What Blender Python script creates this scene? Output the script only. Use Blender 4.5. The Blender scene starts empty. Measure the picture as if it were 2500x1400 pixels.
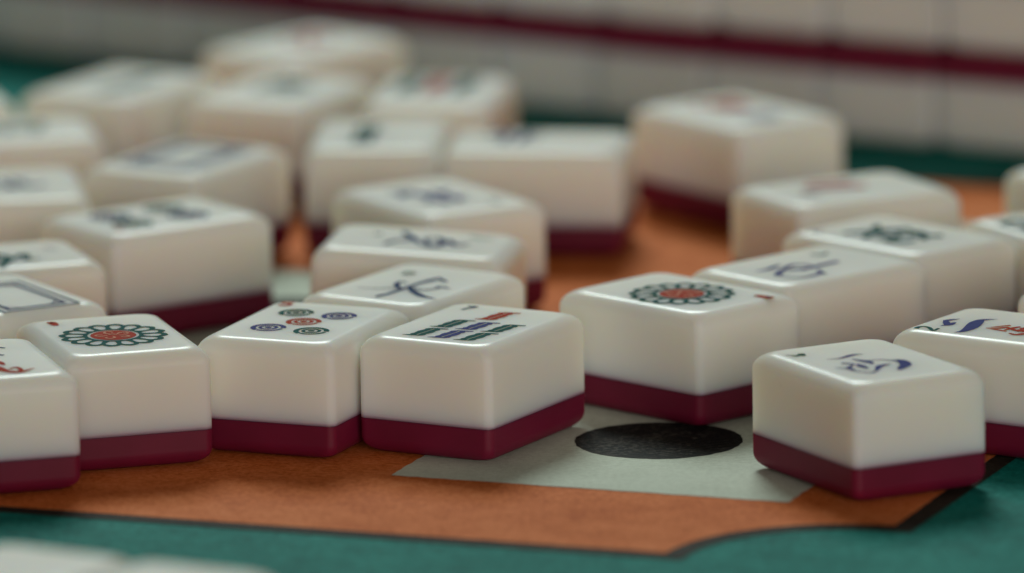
import bpy, bmesh, math, random
from mathutils import Vector, Matrix

random.seed(7)
MM = 0.001
R = math.radians
scene = bpy.context.scene
col = scene.collection

# ------------------------------------------------------------------ camera
cam_data = bpy.data.cameras.new('camera')
cam = bpy.data.objects.new('camera', cam_data)
col.objects.link(cam)
cam.location = (0.0, -1.600, 0.34489)
cam.matrix_world = (Matrix.Translation(cam.location) @ Matrix.Rotation(R(90 - 11.5106), 4, 'X')
                    @ Matrix.Rotation(R(-0.8208), 4, 'Z'))
cam_data.sensor_width = 36.0
cam_data.lens = 22370.55 / 2500.0 * 36.0
cam_data.clip_start = 0.05
cam_data.clip_end = 50.0
cam_data.dof.use_dof = True
cam_data.dof.focus_distance = 1.585
cam_data.dof.aperture_fstop = 9.3
scene.camera = cam

# ------------------------------------------------------------------ light
world = bpy.data.worlds.new('World')
scene.world = world
world.use_nodes = True
bg = world.node_tree.nodes['Background']
bg.inputs['Color'].default_value = (1.0, 0.95, 0.83, 1)
bg.inputs['Strength'].default_value = 0.06


def lamp(name, loc, target, size, watts, colour, shape='DISK', size_y=None):
    d = bpy.data.lights.new(name, 'AREA')
    d.shape = shape
    d.size = size
    if size_y:
        d.size_y = size_y
    d.energy = watts
    d.color = colour
    o = bpy.data.objects.new(name, d)
    col.objects.link(o)
    o.location = loc
    o.rotation_euler = (Vector(target) - Vector(loc)).to_track_quat('-Z', 'Y').to_euler()
    return o


# the lamp hanging over the far side of the table, and a soft fill added at front right to brighten upright faces
lamp('table_lamp_light', (-0.10, 1.65, 1.34), (0, -0.02, 0), 0.75, 30.0, (0.87, 1.0, 0.95))
lamp('front_fill_light', (0.62, -2.5, 0.5), (0, 0, 0), 2.1, 24.0, (1.0, 0.895, 0.815), 'RECTANGLE', 0.9)

scene.view_settings.view_transform = 'Standard'
scene.view_settings.look = 'None'
scene.view_settings.exposure = 0.0
scene.view_settings.gamma = 1.0
scene.render.engine = 'CYCLES'
scene.cycles.max_bounces = 12
scene.cycles.use_denoising = True


# measured tile poses (mm, degrees) and brush strokes (mm in the tile frame: x, y, width)
POSES = {
 'A': (-36.52, -34.63, -22.15),
 'B': (-7.02, -38.56, -28.70),
 'C': (29.49, -13.29, 44.51),
 'G': (60.41, -73.68, 28.67),
 'D': (52.99, 9.67, -47.91),
 'E': (70.51, 36.41, 43.06),
 'I': (-69.53, -42.76, 17.22),
 'M': (-65.79, 64.10, -54.48),
 'N': (-62.06, 122.09, -29.79),
 'P': (5.90, 133.92, 82.75),
 'X': (44.55, 163.23, 35.78),
 'Y': (62.61, 81.54, -61.83),
 'w1': (-17.70, -2.45, -32.05),
 'w2': (-17.59, 32.20, 79.50),
 'w3': (-13.57, 79.77, 31.52),
 'H': (87.12, -47.62, 55.89),
 'J': (-91.24, -62.25, 16.41),
 'K': (-91.27, -6.54, 30.34),
 'Lg': (-93.79, 27.40, 108.81),
 'O': (-25.99, 143.37, -3.91),
 'Q': (-14.12, 190.67, -8.46),
 'R': (-41.83, 246.66, -40.57),
 'S': (-77.40, 203.53, -29.98),
 'T': (-45.73, 194.44, -24.29),
 'U': (-98.07, 153.38, 100.29),
 'V': (-93.45, 97.37, 6.94),
 'Wx': (-114.62, 195.98, 16.20),
 'Z': (113.06, 90.13, 30.47),
 'Fx': (104.04, 47.96, -60.16),
 'AA': (110.62, -14.72, 58.28),
}
STROKES = {
 'G': {
  'character': [[(-5.49, 4.34, 0.1), (-3.38, 3.75, 0.5), (-1.01, 4.66, 0.9), (0.55, 5.08, 0.7), (1.94, 4.57, 0.1)], [(-1.81, 2.23, 0.3), (-1.14, 0.09, 1.0), (-0.68, -1.3, 1.3), (-0.85, -3.09, 0.5)], [(-0.01, -0.19, 0.3), (2.14, -0.93, 0.35), (3.54, -2.72, 0.5)], [(3.22, -2.39, 0.5), (4.4, -3.46, 1.6), (3.62, -6.46, 1.8), (1.31, -8.77, 1.2), (0.24, -9.67, 0.4)], [(-2.98, -7.93, 0.5), (-1.14, -5.63, 1.1), (0.34, -5.0, 0.9), (1.72, -4.86, 0.2)], [(-3.26, -1.93, 0.5), (-3.49, -3.81, 1.2), (-3.6, -5.95, 0.5)], [(-5.16, 0.11, 0.8), (-4.39, -0.57, 0.7), (-3.6, -1.84, 0.3)], [(-7.92, -2.56, 0.2), (-6.93, -3.51, 0.5), (-6.31, -4.41, 0.9), (-6.34, -6.41, 0.5), (-5.67, -8.1, 0.4), (-4.59, -9.1, 0.6), (-2.66, -7.82, 0.3)], [(-6.68, -4.17, 0.6), (-5.22, -3.02, 0.6), (-3.83, -1.57, 0.2)]],
  'letter': [[(-9.77, 11.04, 0.15), (-8.98, 10.28, 0.3), (-8.59, 9.52, 0.6), (-7.92, 9.66, 0.5)], [(-8.0, 9.52, 0.4), (-7.05, 10.26, 0.8), (-7.41, 8.76, 0.4)]],
 },
 'w1': {
  'character': [[(-6.49, -7.97, 0.2), (-3.1, -6.7, 0.35), (-0.09, -4.68, 0.4)], [(-1.1, -0.14, 0.4), (-2.75, 0.36, 0.6), (-2.12, -1.85, 1.0), (-0.61, -3.95, 0.9), (1.18, -5.27, 0.6)], [(0.74, -13.21, 0.5), (0.81, -11.76, 1.1), (1.21, -9.98, 0.8), (1.14, -5.56, 0.9), (1.13, -2.77, 0.9), (1.06, 0.63, 0.9), (1.45, 3.86, 1.3), (1.7, 6.44, 0.7)], [(1.09, -3.05, 0.6), (3.96, -6.0, 1.1), (7.23, -8.56, 1.2), (9.41, -9.39, 0.7), (11.25, -9.87, 0.1)], [(1.48, 6.43, 0.5), (3.53, 4.59, 0.9), (5.05, 3.75, 0.2)], [(1.96, -3.38, 0.4), (4.73, -4.28, 0.6), (6.17, -2.2, 0.6), (6.12, -0.38, 0.9), (8.48, -0.98, 0.3)]],
  'letter': [[(-6.32, 6.3, 0.4), (-5.74, 7.83, 0.9), (-4.03, 7.77, 0.3)], [(-5.64, 5.59, 0.3), (-3.89, 6.67, 0.4)]],
 },
 'D': {
  'character': [[(-1.85, -11.04, 0.2), (-1.71, -8.48, 0.8), (-2.54, -5.69, 1.1), (-3.15, -3.83, 0.3)], [(2.23, -9.99, 0.6), (0.74, -6.85, 1.0), (-1.21, -2.98, 1.0), (-0.77, -0.83, 0.7), (2.95, -0.72, 0.8)], [(2.75, -10.92, 0.9), (3.12, -10.28, 1.5), (2.37, -8.85, 0.6)], [(2.44, -4.51, 0.8), (2.73, -1.37, 1.0), (2.35, 1.86, 1.2), (2.04, 5.6, 1.1)], [(4.75, -11.14, 0.3), (7.11, -10.15, 0.6), (8.14, -8.31, 0.7), (7.99, -5.61, 0.8), (7.25, -3.47, 0.9), (5.03, -2.46, 0.4)], [(5.92, -3.32, 0.5), (9.02, -4.05, 0.5)], [(1.63, -6.29, 0.4), (2.21, -4.01, 1.0), (3.85, -4.16, 0.4)]],
  'letter': [[(-6.42, 6.93, 0.4), (-4.4, 7.55, 0.7), (-4.94, 9.95, 0.4)]],
 },
 'w2': {
  'character': [[(-5.09, 5.65, 0.9), (-1.91, 4.4, 1.0), (-0.38, 2.76, 1.0), (1.01, 1.21, 0.7)], [(7.41, 4.52, 0.5), (3.9, 2.86, 1.4), (-1.02, 0.21, 1.0)], [(-1.34, 0.39, 0.5), (-4.64, -2.78, 0.8), (-3.34, -4.71, 0.5)], [(2.33, -0.72, 0.7), (3.31, -2.95, 1.0), (-1.41, -4.46, 1.3), (-3.01, -2.11, 0.8), (2.08, -0.7, 0.7)], [(2.19, -4.99, 1.0), (-1.63, -6.92, 1.2), (0.2, -9.12, 0.5)]],
  'letter': [[(3.19, 9.29, 0.5), (3.49, 7.65, 0.9)]],
  'numeral': [[(6.95, -8.09, 0.6), (5.68, -10.51, 0.6), (6.31, -12.34, 0.5)]],
 },
 'H': {
  'numeral': [[(-11.45, 14.2, 0.9), (-10.02, 14.37, 0.8), (-9.34, 13.66, 0.6), (-9.88, 12.43, 0.7), (-11.55, 10.62, 0.6), (-9.3, 10.87, 0.5)]],
  'leaf': [[(-5.99, 11.64, 0.1), (-4.9, 11.18, 0.9), (-3.9, 10.88, 1.2), (-2.16, 10.98, 0.5)], [(-1.98, 13.23, 1.0), (-0.6, 12.66, 0.9), (0.78, 11.79, 0.1)], [(-1.65, 13.32, 0.6), (-3.23, 12.08, 1.2), (-5.05, 10.97, 0.6)], [(-9.53, 6.68, 0.1), (-7.96, 5.94, 1.1), (-5.04, 6.25, 2.0), (-2.48, 7.01, 2.3), (-0.16, 7.73, 2.0), (1.95, 7.87, 1.1), (3.79, 5.93, 0.1)]],
  'flower': [[(-3.49, 4.04, 0.1), (-1.32, 2.64, 0.5), (0.38, 1.31, 0.8)], [(-3.8, 3.83, 0.1), (-3.8, 1.94, 0.6), (-4.33, -0.62, 0.5)], [(-3.26, 3.17, 0.1), (-2.53, 1.92, 0.9), (-1.06, 0.78, 0.6)], [(-3.66, 0.12, 0.4), (-1.33, -0.17, 0.9), (0.28, -0.77, 0.6)], [(-1.2, 1.03, 0.4), (-2.34, -0.77, 0.8), (-3.37, -2.73, 0.5)], [(-5.29, -1.75, 0.3), (-5.92, -3.47, 0.9), (-4.5, -4.52, 1.1), (-4.24, -6.37, 0.8)], [(-2.76, -1.92, 1.2), (-2.18, -2.91, 2.2), (-1.86, -4.4, 2.0), (-0.73, -5.41, 0.8)], [(-1.35, -1.53, 0.6), (0.32, -2.54, 1.0), (2.34, -4.14, 0.3)], [(-3.07, -5.12, 0.8), (-3.06, -7.01, 0.9), (-1.59, -8.15, 0.2)], [(-0.98, -4.99, 0.5), (0.39, -6.41, 0.8), (2.16, -7.6, 0.1)]],
 },
 'Lg': {
  'character': [[(3.2, 1.29, 0.6), (0.59, -1.27, 1.4), (-2.58, -2.13, 1.5), (-7.23, 0.07, 1.4), (-10.68, 1.49, 0.6)], [(-5.84, -0.76, 0.6), (-3.31, -3.02, 1.0), (-0.5, -5.48, 1.6), (-4.91, -4.87, 1.2)], [(-4.7, -4.38, 0.6), (-5.28, -5.75, 0.9), (-5.66, -7.18, 0.4)], [(-4.54, 3.69, 0.6), (-3.29, 1.15, 1.0), (-3.29, -1.05, 0.9)], [(-9.01, 4.08, 0.5), (-7.6, 1.93, 0.8), (-7.15, 0.27, 0.8)], [(5.07, -1.22, 0.5), (-0.42, -0.33, 0.9), (-8.22, 3.2, 0.6)]],
  'letter': [[(4.37, -10.63, 0.4), (2.99, -11.67, 0.4), (2.32, -12.69, 0.4)]],
 },
 'J': {
  'character': [[(1.91, -1.81, 0.5), (2.36, -4.23, 1.1), (2.57, -6.36, 0.4)], [(-1.7, -6.62, 0.4), (0.98, -7.41, 1.0), (1.73, -11.15, 1.4), (3.8, -12.74, 1.2), (6.79, -10.58, 0.2)], [(2.67, -9.77, 0.5), (4.1, -8.97, 0.8), (4.33, -11.41, 0.7), (3.01, -12.65, 0.6)], [(1.24, -9.75, 0.8), (-0.82, -11.53, 0.8), (-2.62, -11.37, 0.4)], [(1.42, -4.71, 0.6), (-0.91, -8.45, 0.9)]],
  'numeral': [[(3.11, 10.19, 0.4), (4.45, 8.85, 0.8), (5.99, 7.34, 0.5)], [(1.06, 4.19, 0.4), (2.7, 3.27, 0.8), (4.37, 1.61, 0.6)]],
 },
}


# ------------------------------------------------------------------ materials
def new_mat(name):
    m = bpy.data.materials.new(name)
    m.use_nodes = True
    nt = m.node_tree
    return m, nt, nt.nodes['Principled BSDF']


def node(nt, typ, **kw):
    n = nt.nodes.new(typ)
    for k, v in kw.items():
        setattr(n, k, v)
    return n


def noise(nt, scale, detail=4.0, rough=0.55, vec=None):
    n = node(nt, 'ShaderNodeTexNoise')
    n.inputs['Scale'].default_value = scale
    n.inputs['Detail'].default_value = detail
    n.inputs['Roughness'].default_value = rough
    if vec is not None:
        nt.links.new(vec, n.inputs['Vector'])
    return n


def ramp(nt, fac, stops):
    r = node(nt, 'ShaderNodeValToRGB')
    els = r.color_ramp.elements
    while len(els) < len(stops):
        els.new(0.5)
    for e, (p, c) in zip(els, stops):
        e.position = p
        e.color = (*c, 1)
    nt.links.new(fac, r.inputs['Fac'])
    return r


SEAM = 6.08
TW, TL, TH = 26.2, 35.35, 20.36


def mat_ivory():
    m, nt, b = new_mat('ivory_plastic')
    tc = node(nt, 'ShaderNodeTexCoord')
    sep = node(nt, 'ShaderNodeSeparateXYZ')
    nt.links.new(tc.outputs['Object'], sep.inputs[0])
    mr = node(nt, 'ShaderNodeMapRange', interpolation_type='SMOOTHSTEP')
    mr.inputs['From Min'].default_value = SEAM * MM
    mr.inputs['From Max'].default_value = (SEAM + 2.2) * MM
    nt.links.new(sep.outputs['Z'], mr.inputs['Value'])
    r = ramp(nt, mr.outputs[0], [(0.0, (0.80, 0.36, 0.42)), (0.16, (0.88, 0.68, 0.67)), (0.45, (0.89, 0.825, 0.765)), (1.0, (0.885, 0.86, 0.79))])  # pink by the seam: translucent glow from the maroon layer, painted into the base colour
    oi = node(nt, 'ShaderNodeObjectInfo')
    hsv = node(nt, 'ShaderNodeHueSaturation')
    mv = node(nt, 'ShaderNodeMapRange')
    mv.inputs['To Min'].default_value = 0.95
    mv.inputs['To Max'].default_value = 1.04
    nt.links.new(oi.outputs['Random'], mv.inputs['Value'])
    nt.links.new(mv.outputs[0], hsv.inputs['Value'])
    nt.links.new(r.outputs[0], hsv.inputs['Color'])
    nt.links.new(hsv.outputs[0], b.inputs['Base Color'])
    n = noise(nt, 60.0, 5.0, 0.6, tc.outputs['Object'])
    mr2 = node(nt, 'ShaderNodeMapRange')
    mr2.inputs['To Min'].default_value = 0.24
    mr2.inputs['To Max'].default_value = 0.36
    nt.links.new(n.outputs['Fac'], mr2.inputs['Value'])
    nt.links.new(mr2.outputs[0], b.inputs['Roughness'])
    b.inputs['Subsurface Weight'].default_value = 1.0
    b.inputs['Subsurface Radius'].default_value = (1.0, 0.75, 0.5)
    b.inputs['Subsurface Scale'].default_value = 0.009
    b.inputs['Specular IOR Level'].default_value = 0.12
    n2 = noise(nt, 150.0, 3.0, 0.5, tc.outputs['Object'])
    bp = node(nt, 'ShaderNodeBump')
    bp.inputs['Strength'].default_value = 0.03
    bp.inputs['Distance'].default_value = 0.0005
    nt.links.new(n2.outputs['Fac'], bp.inputs['Height'])
    nt.links.new(bp.outputs[0], b.inputs['Normal'])
    return m


def mat_maroon():
    m, nt, b = new_mat('maroon_plastic')
    tc = node(nt, 'ShaderNodeTexCoord')
    n = noise(nt, 90.0, 3.0, 0.5, tc.outputs['Object'])
    r = ramp(nt, n.outputs['Fac'], [(0.3, (0.155, 0.0045, 0.029)), (0.7, (0.190, 0.0065, 0.038))])
    nt.links.new(r.outputs[0], b.inputs['Base Color'])
    b.inputs['Roughness'].default_value = 0.55
    b.inputs['Specular IOR Level'].default_value = 0.34
    b.inputs['Subsurface Weight'].default_value = 0.7
    b.inputs['Subsurface Radius'].default_value = (1.0, 0.15, 0.35)
    b.inputs['Subsurface Scale'].default_value = 0.006
    return m


def mat_paint(name, c, fade):
    m, nt, b = new_mat(name)
    tc = node(nt, 'ShaderNodeTexCoord')
    n = noise(nt, 900.0, 3.0, 0.6, tc.outputs['Object'])
    r = ramp(nt, n.outputs['Fac'], [(0.35, c), (0.75, fade)])
    nt.links.new(r.outputs[0], b.inputs['Base Color'])
    b.inputs['Roughness'].default_value = 0.6
    b.inputs['Specular IOR Level'].default_value = 0.015
    return m


def mat_fabric(name, c0, c1, c2, ridge=0.0):
    """printed cloth: mottled colour, lint and a fine nap"""
    m, nt, b = new_mat(name)
    tc = node(nt, 'ShaderNodeTexCoord')
    big = noise(nt, 34.0, 3.0, 0.6, tc.outputs['Object'])
    mid = noise(nt, 190.0, 4.0, 0.65, tc.outputs['Object'])
    fine = noise(nt, 900.0, 3.0, 0.7, tc.outputs['Object'])
    mix = node(nt, 'ShaderNodeMix', data_type='FLOAT')
    mix.inputs['Factor'].default_value = 0.5
    mix0 = node(nt, 'ShaderNodeMix', data_type='FLOAT')
    mix0.inputs['Factor'].default_value = 0.5
    nt.links.new(big.outputs['Fac'], mix0.inputs['A'])
    nt.links.new(mid.outputs['Fac'], mix0.inputs['B'])
    nt.links.new(mix0.outputs['Result'], mix.inputs['A'])
    nt.links.new(fine.outputs['Fac'], mix.inputs['B'])
    r = ramp(nt, mix.outputs['Result'], [(0.40, c0), (0.5, c1), (0.60, c2)])
    nt.links.new(r.outputs[0], b.inputs['Base Color'])
    b.inputs['Roughness'].default_value = 0.62
    b.inputs['Specular IOR Level'].default_value = 0.025
    grain = noise(nt, 1500.0, 2.0, 0.6, tc.outputs['Object'])
    wv = node(nt, 'ShaderNodeTexWave', bands_direction='Y')
    wv.inputs['Scale'].default_value = 260.0
    wv.inputs['Distortion'].default_value = 1.2
    wv.inputs['Detail'].default_value = 2.0
    wv.inputs['Detail Scale'].default_value = 0.4
    nt.links.new(tc.outputs['Object'], wv.inputs['Vector'])
    ad = node(nt, 'ShaderNodeMath', operation='MULTIPLY_ADD')
    ad.inputs[1].default_value = ridge
    nt.links.new(wv.outputs['Fac'], ad.inputs[0])
    nt.links.new(grain.outputs['Fac'], ad.inputs[2])
    bp = node(nt, 'ShaderNodeBump')
    bp.inputs['Strength'].default_value = 0.5
    bp.inputs['Distance'].default_value = 0.00035
    nt.links.new(ad.outputs[0], bp.inputs['Height'])
    nt.links.new(bp.outputs[0], b.inputs['Normal'])
    return m


def mat_wood():
    m, nt, b = new_mat('dark_wood')
    tc = node(nt, 'ShaderNodeTexCoord')
    mp = node(nt, 'ShaderNodeMapping')
    mp.inputs['Scale'].default_value = (2.0, 30.0, 2.0)
    nt.links.new(tc.outputs['Object'], mp.inputs['Vector'])
    n = noise(nt, 4.0, 6.0, 0.6, mp.outputs[0])
    r = ramp(nt, n.outputs['Fac'], [(0.3, (0.03, 0.016, 0.009)), (0.7, (0.08, 0.042, 0.022))])
    nt.links.new(r.outputs[0], b.inputs['Base Color'])
    b.inputs['Roughness'].default_value = 0.5
    return m


M = {
    'ivory': mat_ivory(),
    'maroon': mat_maroon(),
    'green': mat_paint('green_paint', (0.000, 0.072, 0.066), (0.002, 0.104, 0.094)),
    'red': mat_paint('red_paint', (0.38, 0.022, 0.006), (0.44, 0.045, 0.016)),
    'blue': mat_paint('blue_paint', (0.036, 0.042, 0.190), (0.058, 0.066, 0.235)),
    'navy': mat_paint('navy_paint', (0.008, 0.034, 0.125), (0.016, 0.052, 0.160)),
    'pale': mat_paint('pale_red_paint', (0.62, 0.25, 0.16), (0.70, 0.36, 0.26)),
    'teal_cloth': mat_fabric('teal_cloth', (0.000, 0.120, 0.104), (0.004, 0.190, 0.160), (0.022, 0.270, 0.226), 0.15),
    'orange_cloth': mat_fabric('orange_cloth', (0.49, 0.110, 0.020), (0.66, 0.178, 0.046), (0.76, 0.245, 0.085), 0.25),
    'white_cloth': mat_fabric('white_cloth', (0.53, 0.58, 0.48), (0.60, 0.655, 0.55), (0.66, 0.72, 0.61), 0.5),
    'black_cloth': mat_fabric('black_cloth', (0.008, 0.009, 0.009), (0.016, 0.016, 0.015), (0.075, 0.068, 0.060), 0.5),
    'outline_cloth': mat_fabric('outline_cloth', (0.014, 0.014, 0.012), (0.026, 0.023, 0.018), (0.050, 0.044, 0.034), 0.2),
    'wood': mat_wood(),
}


# ------------------------------------------------------------------ helpers
def link(name, mesh, mat=None, parent=None):
    if mat is not None and not mesh.materials:
        mesh.materials.append(mat)
    o = bpy.data.objects.new(name, mesh)
    col.objects.link(o)
    if parent is not None:
        o.parent = parent
    return o


def tag(o, label, cat, group=None):
    o['label'] = label
    o['category'] = cat
    if group:
        o['group'] = group
    return o


def mesh_from(name, verts, faces):
    me = bpy.data.meshes.new(name)
    me.from_pydata([(x * MM, y * MM, z * MM) for x, y, z in verts], [], faces)
    me.update()
    return me


# ---- the tile body: one rounded block cut at the seam into an ivory and a maroon piece
RAD_V, RAD_T, RAD_B = 1.5, 2.9, 2.7       # upright edges, upper rim, lower rim


def tile_ring(inset, n=6):
    """rounded rectangle (mm) with outward plan normals; corners get rounder where the rim rolls in"""
    hx, hy = TW / 2 - inset, TL / 2 - inset
    r = RAD_V + inset * 0.62
    pts = []
    for (sx, sy, a0) in ((1, 1, 0), (-1, 1, 90), (-1, -1, 180), (1, -1, 270)):
        for k in range(n + 1):
            a = R(a0 + 90.0 * k / n)
            c, q = math.cos(a), math.sin(a)
            pts.append((sx * (hx - r) + r * c, sy * (hy - r) + r * q, c, q))
    return pts


def tile_piece(upper):
    prof = []                                 # (inset, height, normal elevation)
    if upper:
        prof.append((0.0, SEAM, 0.0))
        for k in range(9):
            a = R(90.0 * k / 8)
            prof.append((RAD_T * (1 - math.cos(a)), TH - RAD_T + RAD_T * math.sin(a), a))
    else:
        for k in range(9):
            a = R(-90.0 + 90.0 * k / 8)
            prof.append((RAD_B * (1 - math.cos(a)), RAD_B + RAD_B * math.sin(a), a))
        prof.append((0.0, SEAM, 0.0))
    verts, nrm, faces = [], [], []
    rings = [tile_ring(p[0]) for p in prof]
    n = len(rings[0])
    for ring, (_, z, a) in zip(rings, prof):
        for x, y, c, q in ring:
            verts.append((x, y, z))
            nrm.append((c * math.cos(a), q * math.cos(a), math.sin(a)))
    for i in range(len(prof) - 1):
        for k in range(n):
            q = (k + 1) % n
            faces.append((i * n + k, i * n + q, (i + 1) * n + q, (i + 1) * n + k))
    last = (len(prof) - 1) * n
    faces.append(tuple(reversed(range(n))))
    faces.append(tuple(range(last, last + n)))
    me = mesh_from('ivory_block' if upper else 'maroon_block', verts, faces)
    normals = []
    for f in me.polygons:
        f.use_smooth = True
        for v in f.vertices:
            if len(f.vertices) > 4:
                normals.append((0, 0, 1 if f.index == len(faces) - 1 else -1))
            else:
                normals.append(nrm[v])
    me.normals_split_custom_set(normals)
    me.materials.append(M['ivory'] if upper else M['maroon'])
    return me


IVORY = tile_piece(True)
BACK = tile_piece(False)


# ---- painted marks: thin raised paint on the face of a tile (mm, tile frame)
def spline(pts, n=7):
    out = []
    P = [pts[0]] + list(pts) + [pts[-1]]
    for i in range(1, len(P) - 2):
        a, b, c, d = P[i - 1], P[i], P[i + 1], P[i + 2]
        for k in range(n):
            t = k / n
            out.append(tuple(0.5 * ((2 * b[j]) + (-a[j] + c[j]) * t + (2 * a[j] - 5 * b[j] + 4 * c[j] - d[j]) * t * t
                                    + (-a[j] + 3 * b[j] - 3 * c[j] + d[j]) * t ** 3) for j in range(3)))
    out.append(tuple(pts[-1]))
    return out


class Ink:
    def __init__(self):
        self.v, self.f, self.k = [], [], 0

    def stroke(self, pts, n=7, scale=1.0):
        self.k += 1
        z = 0.045 + 0.005 * self.k
        s = spline(pts, n)
        base = len(self.v)
        for i, (x, y, w) in enumerate(s):
            a, b = s[max(0, i - 1)], s[min(len(s) - 1, i + 1)]
            dx, dy = b[0] - a[0], b[1] - a[1]
            L = math.hypot(dx, dy) or 1.0
            h = max(0.06, w * scale) / 2
            self.v += [(x - dy / L * h, y + dx / L * h, z), (x + dy / L * h, y - dx / L * h, z)]
        for i in range(len(s) - 1):
            q = base + 2 * i
            self.f.append((q, q + 1, q + 3, q + 2))
        return self

    def ring(self, cx, cy, r0, r1, n=28, a0=0.0, a1=360.0):
        self.k += 1
        z = 0.045 + 0.005 * self.k
        base = len(self.v)
        full = a1 - a0 >= 359.9
        m = n if full else n + 1
        for i in range(m):
            a = R(a0 + (a1 - a0) * i / n)
            for r in (r0, r1):
                self.v.append((cx + r * math.cos(a), cy + r * math.sin(a), z))
        for i in range(n):
            p, q = base + 2 * i, base + 2 * ((i + 1) % m)
            self.f.append((p, p + 1, q + 1, q))
        return self

    def disc(self, cx, cy, r, n=24):
        self.k += 1
        z = 0.045 + 0.005 * self.k
        base = len(self.v)
        for i in range(n):
            a = 2 * math.pi * i / n
            self.v.append((cx + r * math.cos(a), cy + r * math.sin(a), z))
        self.f.append(tuple(range(base, base + n)))
        return self

    def put(self, name, colour, parent, lift=TH, loc=(0, 0), rot=0.0, z=0.0):
        me = mesh_from(name, self.v, self.f)
        o = link(name, me, M[colour], parent)
        o.location = (loc[0] * MM, loc[1] * MM, (lift + z) * MM)
        o.rotation_euler = (0, 0, R(rot))
        return o


DIGITS = {
    '1': [[(-0.55, 0.85, 0.5), (0.1, 1.5, 0.9), (0.25, 0.2, 0.95), (0.25, -1.6, 0.6)]],
    '4': [[(0.3, 1.6, 0.4), (-0.9, -0.4, 0.4), (1.0, -0.4, 0.4)], [(0.4, 0.5, 0.4), (0.4, -1.6, 0.45)]],
    '5': [[(1.0, 1.6, 0.45), (-0.6, 1.6, 0.45), (-0.75, 0.3, 0.4), (0.3, 0.5, 0.45), (1.0, -0.4, 0.5), (0.4, -1.5, 0.5), (-0.9, -1.3, 0.4)]],
    '7': [[(-0.9, 1.5, 0.4), (0.9, 1.5, 0.45), (0.1, -0.2, 0.4), (-0.3, -1.7, 0.4)]],
    '2': [[(-0.9, 0.9, 0.4), (0.0, 1.7, 0.45), (0.8, 0.8, 0.45), (-0.9, -1.5, 0.4), (1.0, -1.5, 0.4)]],
    '6': [[(0.7, 1.6, 0.4), (-0.7, 0.0, 0.45), (-0.4, -1.5, 0.45), (0.8, -1.2, 0.45), (0.5, -0.1, 0.4), (-0.7, -0.4, 0.4)]],
    '3': [[(-0.8, 1.4, 0.4), (0.6, 1.5, 0.45), (0.0, 0.1, 0.4), (0.8, -0.7, 0.45), (0.1, -1.6, 0.45), (-0.9, -1.3, 0.4)]],
}
GLYPH = {
    'wan': [[(-5, 5.5, .8), (5, 5.7, .9)], [(-2, 7, .7), (-2, 4, .7)], [(2, 7, .7), (2, 4, .7)],
            [(-3.5, 3.2, .7), (3.5, 3.2, .8), (3.4, -.2, .8), (-3.5, -.2, .7), (-3.5, 3.2, .7)], [(-3.4, 1.5, .6), (3.4, 1.5, .6)],
            [(0, 3.2, .8), (0, -4.2, .8)], [(-4.6, -6.6, .6), (-4.5, -1.8, .8), (4.5, -1.8, .8), (4.5, -6, 1.0), (3.2, -5.3, .4)],
            [(-2.2, -4.4, .6), (2.2, -4, .7)]],
    'zhong': [[(-4.2, 3, 1.0), (4.2, 3.2, 1.1), (3.4, -2, 1.0), (-3.4, -2, .9), (-4.2, 3, 1.0)], [(0, 7.2, 1.2), (0, -8, .9)]],
    'fa': [[(-4.2, 6, .7), (-1, 3.2, 1.1), (-5, .6, .6)], [(4, 6.5, .6), (1, 3.4, 1.0), (5.4, .5, 1.0)], [(-2.4, 1.8, .8), (2.4, 2, .8)],
           [(-3.2, -.6, .8), (-1, -.8, .8), (-1.1, -3, .8), (-3.6, -3, .8), (-3.4, -6, .9), (-1.2, -6.8, .7)], [(2, 0, .7), (.8, -2.2, .7)],
           [(3.4, -.6, .7), (4.4, -2.8, 1.0)], [(.8, -3, .7), (4, -3.2, .9), (.4, -7.4, .5)], [(1.4, -4.2, .7), (4.8, -7.2, 1.0)]],
    'bei': [[(-1.6, 6, .9), (-1.8, -5.4, .9)], [(-5, 2.2, .7), (-1.8, 2.6, .7)], [(-5.2, -4.6, .6), (-1.8, -2.4, .8)],
            [(1.6, 6.4, .9), (1.6, -3.4, 1.0), (2.6, -5.4, .9), (5.2, -5, .8), (5.4, -3, .4)], [(4.8, 3.4, .4), (1.8, .6, .8)]],
    'si': [[(-4.6, 4, .8), (4.4, 4.2, .9), (3.8, -4, .9), (-4, -4, .8), (-4.6, 4, .8)], [(-1.4, 3.8, .7), (-2.4, -.6, .7)], [(1.2, 3.8, .7), (1.4, -.4, .7), (3, -.8, .6)]],
    'er': [[(-3.2, 1.8, .9), (3.2, 2.2, 1.0)], [(-4.6, -1.8, .9), (4.8, -1.4, 1.2)]],
}


def glyph(parent, key, colour, name='character', loc=(0, 0), rot=0.0, scale=1.0, table=None):
    ink = Ink()
    for st in (table or GLYPH)[key]:
        ink.stroke([(x * scale, y * scale, w * scale) for x, y, w in st], 4, 1.75)
    return ink.put(name, colour, parent, loc=loc, rot=rot)


def digit(parent, d, colour, loc, rot=0.0, s=1.0):
    return glyph(parent, d, colour, 'numeral', loc, rot, s, DIGITS)


def strokes(parent, tile, name, colour, n=7):
    ink = Ink()
    for st in STROKES[tile][name]:
        ink.stroke(st, n, 1.5 if name == 'letter' else 1.12)
    return ink.put(name, colour, parent)


def pip(parent, x, y, r, colour, rot=0.0):
    ink = Ink()
    ink.ring(0, 0, r * 0.70, r, 30, -20, 215)
    ink.ring(0, 0, r * 0.74, r * 0.95, 16, 222, 330)
    ink.ring(0, 0, r * 0.36, r * 0.56, 24)
    ink.disc(0, 0, r * 0.20, 14)
    return ink.put('pip', colour, parent, loc=(x, y), rot=rot)


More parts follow.
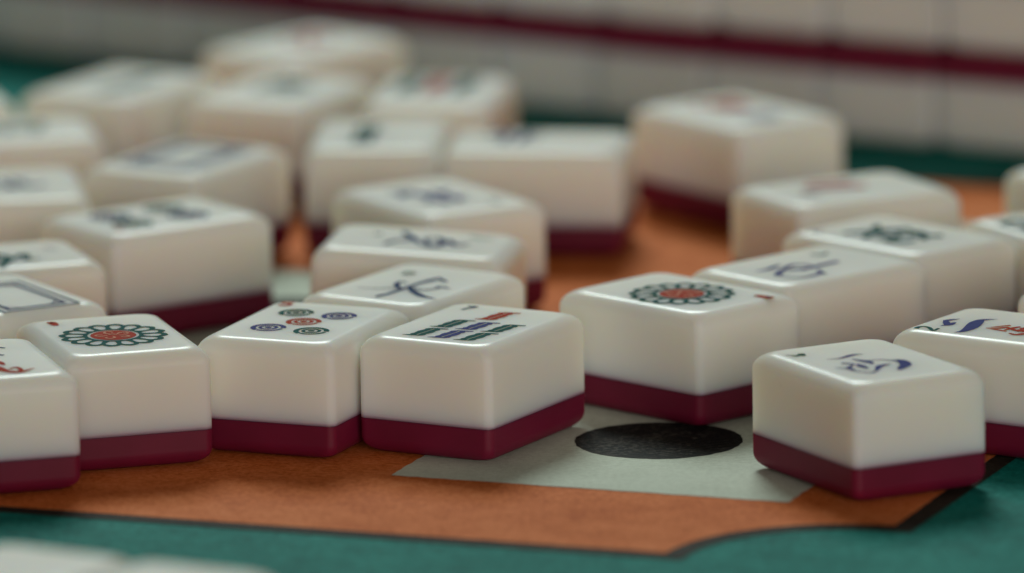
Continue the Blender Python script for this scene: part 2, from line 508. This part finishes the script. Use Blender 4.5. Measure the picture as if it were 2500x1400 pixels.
def bamboo(parent, x, y, length, colour, rot=0.0, w=1.0):
    """one bone-shaped bamboo stick with a pale line along its middle"""
    h = length / 2
    ink = Ink()
    for s in (-1, 1):
        ink.stroke([(s * .42 * w, -h + .30, .60 * w), (s * .74 * w, -h + 1.1, 1.22 * w), (s * .64 * w, -h * .45, 1.04 * w), (s * .78 * w, 0, 1.3 * w),
                    (s * .64 * w, h * .45, 1.04 * w), (s * .74 * w, h - 1.1, 1.22 * w), (s * .38 * w, h - .35, .60 * w)], 3)
    ink.stroke([(-2.1 * w, -h - .30, .2), (-.8 * w, -h + .25, .8 * w), (.5 * w, -h + .45, .5 * w)], 3)
    ink.stroke([(-.7 * w, h - .4, .5 * w), (.7 * w, h - .15, .7 * w), (2.1 * w, h + .30, .5 * w)], 3)
    return ink.put('bamboo_stick', colour, parent, loc=(x, y), rot=rot)


PETAL = None


def flower(parent, x, y, rot, n=16):
    """the big one-dot wheel: red boss, green ring, a wreath of outlined petals"""
    global PETAL
    ring = Ink().ring(0, 0, 4.50, 5.25, 40).put('wheel', 'green', parent, loc=(x, y), rot=rot)
    if PETAL is None:
        ink = Ink()
        ink.stroke([(4.9, -.85, 1.2), (6.3, -1.42, .75), (7.9, -1.34, .85), (8.8, -.45, 1.15), (8.9, .15, 1.15), (8.3, 1.15, .95), (6.5, 1.27, .72), (4.9, .80, 1.2)], 4)
        PETAL = mesh_from('petal', ink.v, ink.f)
        PETAL.materials.append(M['green'])
    for k in range(n):
        p = bpy.data.objects.new('petal', PETAL)
        col.objects.link(p)
        p.parent = ring
        p.rotation_euler = (0, 0, 2 * math.pi * (k + .25) / n)
        p.location = (0, 0, 0.012 * MM * (k % 2))
    boss = Ink().disc(0, 0, 4.0, 32).put('boss', 'red', parent, loc=(x, y), rot=rot)
    sw = Ink()
    for k in range(5):
        a = R(72 * k + 20)
        c, s = math.cos(a), math.sin(a)
        pts = [(1.0, .3, .3), (2.0, .95, .5), (3.1, .5, .4), (2.7, -.5, .35), (1.9, -.3, .25)]
        sw.stroke([(px * c - py * s, px * s + py * c, w) for px, py, w in pts], 4)
    sw.stroke([(-.7, .4, .35), (.1, .75, .5), (.7, -.1, .3)], 4)
    o = sw.put('scroll', 'pale', boss, lift=0.0, z=0.03)
    return ring


def frame(parent, w, l, colour='navy', cx=0.0, cy=0.0, bold=1.0):
    """double line frame with mitred inner corners"""
    def rect(hw, hl, t, ink):
        for (x0, y0, x1, y1) in ((-hw, -hl, hw, -hl), (hw, -hl, hw, hl), (hw, hl, -hw, hl), (-hw, hl, -hw, -hl)):
            dx, dy = (x1 > x0) - (x1 < x0), (y1 > y0) - (y1 < y0)
            e = t / 2
            ink.stroke([(x0 - dx * e, y0 - dy * e, t), (x1 + dx * e, y1 + dy * e, t)], 1)
    a, b = Ink(), Ink()
    rect(w / 2, l / 2, 0.62 * bold, a)
    rect(w / 2 - 1.9, l / 2 - 1.9, 0.85 * bold, b)
    for sx in (-1, 1):
        for sy in (-1, 1):
            b.stroke([(sx * (w / 2 - 4.6), sy * (l / 2 - 1.9), .3), (sx * (w / 2 - 1.9), sy * (l / 2 - 4.6), .3)], 1)
    a.put('frame', colour, parent, loc=(cx, cy))
    b.put('frame', colour, parent, loc=(cx, cy))


def make_tile(pose, label, group, face_down=False, z=0.0):
    x, y, rot = pose
    root = bpy.data.objects.new('mahjong_tile', None)
    col.objects.link(root)
    root.empty_display_size = 0.01
    root.location = (x * MM, y * MM, z * MM)
    root.rotation_euler = (0, 0, R(rot))
    tag(root, label, 'game tile', group)
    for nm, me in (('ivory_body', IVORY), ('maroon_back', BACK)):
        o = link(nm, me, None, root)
        if face_down:
            o.rotation_euler = (math.pi, 0, 0)
            o.location = (0, 0, TH * MM)
    return root


# ------------------------------------------------------------------ setting: the table and the mat on it
def sheet(name, pts, z, mat, parent=None, centre=(0, 0)):
    me = mesh_from(name, [(x - centre[0], y - centre[1], 0) for x, y in pts], [tuple(range(len(pts)))])
    o = link(name, me, mat, parent)
    o.location = (centre[0] * MM, centre[1] * MM, z * MM)
    return o


def box(name, x0, x1, y0, y1, z0, z1, mat, bevel=0.0):
    bm = bmesh.new()
    bmesh.ops.create_cube(bm, size=1.0)
    for v in bm.verts:
        v.co = Vector(((v.co.x + .5) * (x1 - x0) + x0, (v.co.y + .5) * (y1 - y0) + y0, (v.co.z + .5) * (z1 - z0) + z0))
    if bevel:
        bmesh.ops.bevel(bm, geom=bm.edges[:], offset=bevel, segments=3, affect='EDGES')
    me = bpy.data.meshes.new(name)
    for v in bm.verts:
        v.co *= MM
    bm.to_mesh(me)
    bm.free()
    return link(name, me, mat)


table = box('table_top', -900, 900, -900, 900, -32, -2.5, M['wood'], 4)
table['kind'] = 'structure'

# mat frame: u to the right along the printed panel, v away from the viewer
UX, UY = math.cos(R(-20.5)), math.sin(R(-20.5))


def uv(u, v):
    """printed-pattern coordinates (mm) to world mm"""
    return (u * UX - v * UY, u * UY + v * UX - 1600.0)


mat_root = box('game_mat', -520, 520, -420, 520, -2.4, -0.40, M['teal_cloth'], 0.6)
mat_root.rotation_euler = (0, 0, R(-20.5))
tag(mat_root, 'teal cloth game mat printed with orange panel, white squares and black dots', 'game mat')
MC = (-625.0, 1547.5)                     # centre of the printed panel
HU, HV, NR = 162.5, 159.5, 30.0


def wob(pts, amp=0.12):
    return [(x + random.uniform(-amp, amp), y + random.uniform(-amp, amp)) for x, y in pts]


def notched(hu, hv, nr, grow=0.0):
    """rectangle with a quarter circle bitten out of each corner"""
    pts = []
    for (sx, sy, a0) in ((-1, -1, 90), (1, -1, 180), (1, 1, 270), (-1, 1, 0)):
        cx, cy = sx * hu, sy * hv
        r = nr - grow
        for i in range(19):
            a = R(a0 - 90.0 * i / 18)
            px, py = cx + r * math.cos(a), cy + r * math.sin(a)
            pts.append((px + (sx * grow if abs(px - cx) < 1e-6 else 0), py + (sy * grow if abs(py - cy) < 1e-6 else 0)))
    return pts


def dense(pts, step=1.6):
    out = []
    for i, p in enumerate(pts):
        q = pts[(i + 1) % len(pts)]
        n = max(1, int(math.hypot(q[0] - p[0], q[1] - p[1]) / step))
        out += [(p[0] + (q[0] - p[0]) * k / n, p[1] + (q[1] - p[1]) * k / n) for k in range(n)]
    return out


pattern = []


def printed(name, pts, z, mat, wobble=0.12):
    o = sheet(name, wob(dense(pts), wobble), 0, M[mat], mat_root)
    wx, wy = uv(MC[0], MC[1])
    # parent is rotated about the world origin: bring the panel centre into the parent's frame
    c, s = UX, UY
    o.location = ((wx * c + wy * s) * MM, (-wx * s + wy * c) * MM, z * MM)
    return o


def outline_strip(hu, hv, nr, t):
    a, b = notched(hu, hv, nr, t), notched(hu, hv, nr)
    n = len(a)
    me = mesh_from('panel_outline', [(x, y, 0) for x, y in a] + [(x, y, 0) for x, y in b],
                   [(i, (i + 1) % n, n + (i + 1) % n, n + i) for i in range(n)])
    return me


printed('orange_panel', notched(HU, HV, NR), -0.22, 'orange_cloth', 0.08)
oo = link('panel_outline', outline_strip(HU, HV, NR, 3.9), M['outline_cloth'], mat_root)
wx, wy = uv(*MC)
oo.location = ((wx * UX + wy * UY) * MM, (-wx * UY + wy * UX) * MM, -0.28 * MM)


def circle(cx, cy, r, n=64):
    return [(cx + r * math.cos(2 * math.pi * i / n), cy + r * math.sin(2 * math.pi * i / n)) for i in range(n)]


for cu, cv in ((104, -79.5), (-104, -79.5), (0, 3), (104, 82.5), (-104, 82.5)):
    printed('white_square', [(cu - 36, cv - 39), (cu + 36, cv - 39), (cu + 36, cv + 39), (cu - 36, cv + 39)], -0.12, 'white_cloth', 0.13)
    printed('black_dot', circle(cu - 1.0, cv, 14.7), -0.06, 'black_cloth', 0.16)

# ------------------------------------------------------------------ the tiles on the mat
GRP = 'mahjong tiles scattered face up on the mat'
LABELS = {
    'A': 'ivory tile with five ringed dots and a red 5, touching the seven-bamboo tile',
    'B': 'ivory tile with seven bamboo sticks, one red, right of the five-dot tile',
    'C': 'ivory tile with green wheel and red centre behind the big black printed dot',
    'D': 'ivory tile with blue brush character, just behind the wheel tile near the black dot',
    'E': 'slightly blurred ivory tile with dense green character in the row at right',
    'G': 'nearest ivory tile at lower right with small W and blue brush character',
    'H': 'ivory tile with green 2, blue leaf strokes and red flower at right edge',
    'I': 'ivory tile with green wheel, red centre and red 1 at lower left',
    'J': 'ivory tile cut by the left edge, red brush character under blue strokes',
    'K': 'ivory tile with navy double-line rectangle behind the left wheel tile',
    'Lg': 'ivory tile with dark green character at left edge, behind the navy-frame tile',
    'M': 'ivory tile with four blue and green dots, maroon base showing at left',
    'N': 'blurred ivory tile with faint navy rectangle behind the four-dot tile',
    'O': 'blurred ivory tile with one short upright green stick mark, left of wide tile',
    'P': 'blurred wide ivory tile lying crosswise with faint blue-grey mark and maroon base',
    'Q': 'blurred ivory tile with green, red and green upright columns near the far wall',
    'R': 'very blurred ivory tile with pale red mark, nearest the far wall',
    'S': 'very blurred ivory tile with one faint green mark, upper left near dark teal cloth',
    'T': 'blurred ivory tile with faint green mark, in front of the pale red-mark tile',
    'U': 'blurred ivory tile at left edge with faint grey-green mark, lit bright',
    'V': 'blurred ivory tile at left edge with pale grey mark, left of four-dot tile',
    'Wx': 'blurred corner of ivory tile cut by left edge beside dark teal cloth',
    'X': 'blurred ivory tile standing alone at upper right, red character over blue numeral',
    'Y': 'blurred ivory tile with thin red marks, in front of the lone upper right tile',
    'Z': 'blurred ivory tile corner at right edge in front of dark teal cloth',
    'Fx': 'ivory tile with green mark cut by right edge, touching dense green character tile',
    'AA': 'sliver of ivory tile at right edge behind the red flower tile',
    'w1': 'ivory tile with single navy brush character directly behind the seven-bamboo tile',
    'w2': 'ivory tile lying crosswise with wide navy character, middle of the centre pile',
    'w3': 'blurred ivory tile turned cornerwise with small and large blue marks, centre pile',
}
for k, dx in (('O', 0.5), ('P', -0.5)):
    POSES[k] = (POSES[k][0] + dx, POSES[k][1], POSES[k][2])
T = {k: make_tile(POSES[k], LABELS[k], GRP) for k in POSES}

# this one leans: its left end rides up on the tile beneath the pile
T['w2'].rotation_euler = (R(2.9), 0, R(POSES['w2'][2]))
T['w2'].location.z = 0.9 * MM

# five dots
t = T['A']
for x, y, c in ((-4.2, 6.7, 'green'), (4.1, 6.4, 'blue'), (0.1, 0.0, 'red'), (-3.8, -6.5, 'blue'), (4.5, -6.9, 'green')):
    pip(t, x, y, 3.15, c, 25)
digit(t, '5', 'red', (-9.0, 13.2), 0, 1.0)
# seven bamboos
t = T['B']
for x, c in ((-3.65, 'green'), (1.3, 'blue'), (6.3, 'green')):
    for y in (-9.4, -1.3):
        bamboo(t, x + 0.115 * (y + 5.4), y, 7.0, c, -4.5, 1.08)
bamboo(t, 0.9, 7.6, 7.2, 'red', -5, 1.08)
digit(t, '7', 'navy', (-7.2, 11.6), 0, 1.0)
# one-dot wheels
flower(T['C'], -0.9, -1.6, 12)
digit(T['C'], '1', 'red', (7.0, -14.0), 180, 1.1)
flower(T['I'], -0.1, -1.2, 0)
digit(T['I'], '1', 'red', (-7.6, 11.8), 0, 0.95)
# brush characters traced as tapered strokes
strokes(T['G'], 'G', 'character', 'blue'); strokes(T['G'], 'G', 'letter', 'green')
strokes(T['w1'], 'w1', 'character', 'navy'); strokes(T['w1'], 'w1', 'letter', 'green')
strokes(T['D'], 'D', 'character', 'blue'); strokes(T['D'], 'D', 'letter', 'green')
strokes(T['w2'], 'w2', 'character', 'navy'); strokes(T['w2'], 'w2', 'letter', 'green'); strokes(T['w2'], 'w2', 'numeral', 'green')
strokes(T['H'], 'H', 'numeral', 'green').location.x += 1.5 * MM; strokes(T['H'], 'H', 'leaf', 'blue'); strokes(T['H'], 'H', 'flower', 'red')
strokes(T['Lg'], 'Lg', 'character', 'green'); strokes(T['Lg'], 'Lg', 'letter', 'blue')
strokes(T['J'], 'J', 'character', 'red'); strokes(T['J'], 'J', 'numeral', 'navy')
# white dragons
frame(T['K'], 14.8, 23.4, cx=0.8, cy=-3.6)
frame(T['N'], 15.0, 23.0, cx=-0.6, cy=1.0, bold=1.5)
# four dots
for x, y, c in ((-4.4, -7.2, 'navy'), (3.8, -7.6, 'green'), (-4.6, 4.9, 'green'), (3.7, 4.8, 'navy')):
    pip(T['M'], x, y, 3.85, c, 30)
digit(T['M'], '4', 'red', (6.6, -12.6), 180, 0.9)
# the blurred tiles
for y in (-5.0, 4.5):
    bamboo(T['O'], -2.4, y, 8.6, 'green', 0, 1.5)
glyph(T['P'], 'bei', 'navy', loc=(4.0, 5.0), rot=90, scale=1.0)
for x, c in ((-6.6, 'green'), (-1.0, 'red'), (4.7, 'green')):
    for y in (0.0, 9.0):
        bamboo(T['Q'], x, y, 8.4, c, 0, 1.3)
glyph(T['R'], 'zhong', 'red', loc=(-2.0, 3.5), rot=40, scale=0.95)
for y in (-6.0, 4.0):
    bamboo(T['S'], 2.2, y, 9.0, 'green', 0, 1.5)
glyph(T['T'], 'fa', 'green', loc=(0, 3.0), rot=0, scale=1.0)
glyph(T['U'], 'bei', 'green', loc=(1.0, -2.0), rot=0, scale=1.0)
glyph(T['V'], 'bei', 'navy', loc=(0, 0), rot=20, scale=0.75)
glyph(T['X'], 'wan', 'red', loc=(2.0, 6.6), rot=180, scale=0.85)
glyph(T['X'], 'er', 'blue', 'numeral', loc=(0, -8.6), rot=180, scale=0.95)
glyph(T['Y'], 'er', 'red', loc=(-3.6, -1.0), rot=70, scale=1.3)
digit(T['Y'], '3', 'navy', (2.5, -9.0), 180, 0.9)
glyph(T['E'], 'fa', 'green', loc=(-1.3, 1.1), rot=0, scale=1.15)
digit(T['E'], '6', 'navy', (-8.4, 12.8), 0, 0.7)
glyph(T['Fx'], 'fa', 'green', loc=(-0.6, -6.0), rot=0, scale=1.2)
glyph(T['w3'], 'bei', 'blue', loc=(-0.6, -1.0), rot=180, scale=1.0)
glyph(T['w3'], 'er', 'navy', 'numeral', loc=(-3.6, 6.6), rot=180, scale=0.55)
digit(T['w3'], '3', 'green', (5.7, -11.2), 180, 0.8)
glyph(T['Z'], 'zhong', 'red', loc=(0, 0), rot=0)
glyph(T['AA'], 'si', 'blue', loc=(0, 0), rot=0)
glyph(T['Wx'], 'bei', 'green', loc=(0, 0), rot=0, scale=0.9)

# ------------------------------------------------------------------ the far wall: two layers of face-down tiles
WA = R(-33.4)
ORD = ['first', 'second', 'third', 'fourth', 'fifth', 'sixth', 'seventh', 'eighth', 'ninth', 'tenth', 'eleventh']
PITCH = 26.34


def wall_pos(s, depth):
    # s along the wall front line, depth behind it
    return (103.8 + s * math.cos(WA) - depth * math.sin(WA), 218.4 + s * math.sin(WA) + depth * math.cos(WA))


for layer, (s0, word) in enumerate(((5.0 - PITCH / 2, 'lower'), (6.7 - PITCH / 2, 'upper'))):
    for k in range(11):
        q = (s0 - k * PITCH + 122.0) / 122.0          # the row bows gently towards the viewer
        x, y = wall_pos(s0 - k * PITCH, TL / 2 - 4.6 * (1 - q * q) + random.uniform(-0.7, 0.7) + (0.2 if layer else 0))
        make_tile((x, y, -33.4 + 4.3 * q + random.uniform(-0.5, 0.5)),
                  'face-down maroon-backed tile, %s from right in %s row of the far wall' % (ORD[k], word),
                  'face-down tiles stacked two high in the far wall', True, layer * (TH + 0.03))

# ------------------------------------------------------------------ the near row, mostly out of frame and out of focus
NA = R(-29.2)
for k in range(3):
    s = -27.0 + PITCH * k + TW / 2
    px, py = -80.9 + s * math.cos(NA), -199.4 + s * math.sin(NA)
    d = TL / 2 - 0.6 + (0.0, 0.4, 0.7)[k]
    make_tile((px + d * math.sin(NA), py - d * math.cos(NA), -29.2 + (0.0, -0.4, 0.3)[k]),
              ('out-of-focus blank ivory tile outside the bottom left corner, end of the near row',
               'out-of-focus blank ivory tile filling the bottom left corner',
               'out-of-focus blank ivory tile along the bottom edge, right of the corner tile')[k],
              'blank tiles in the near row along the bottom edge')
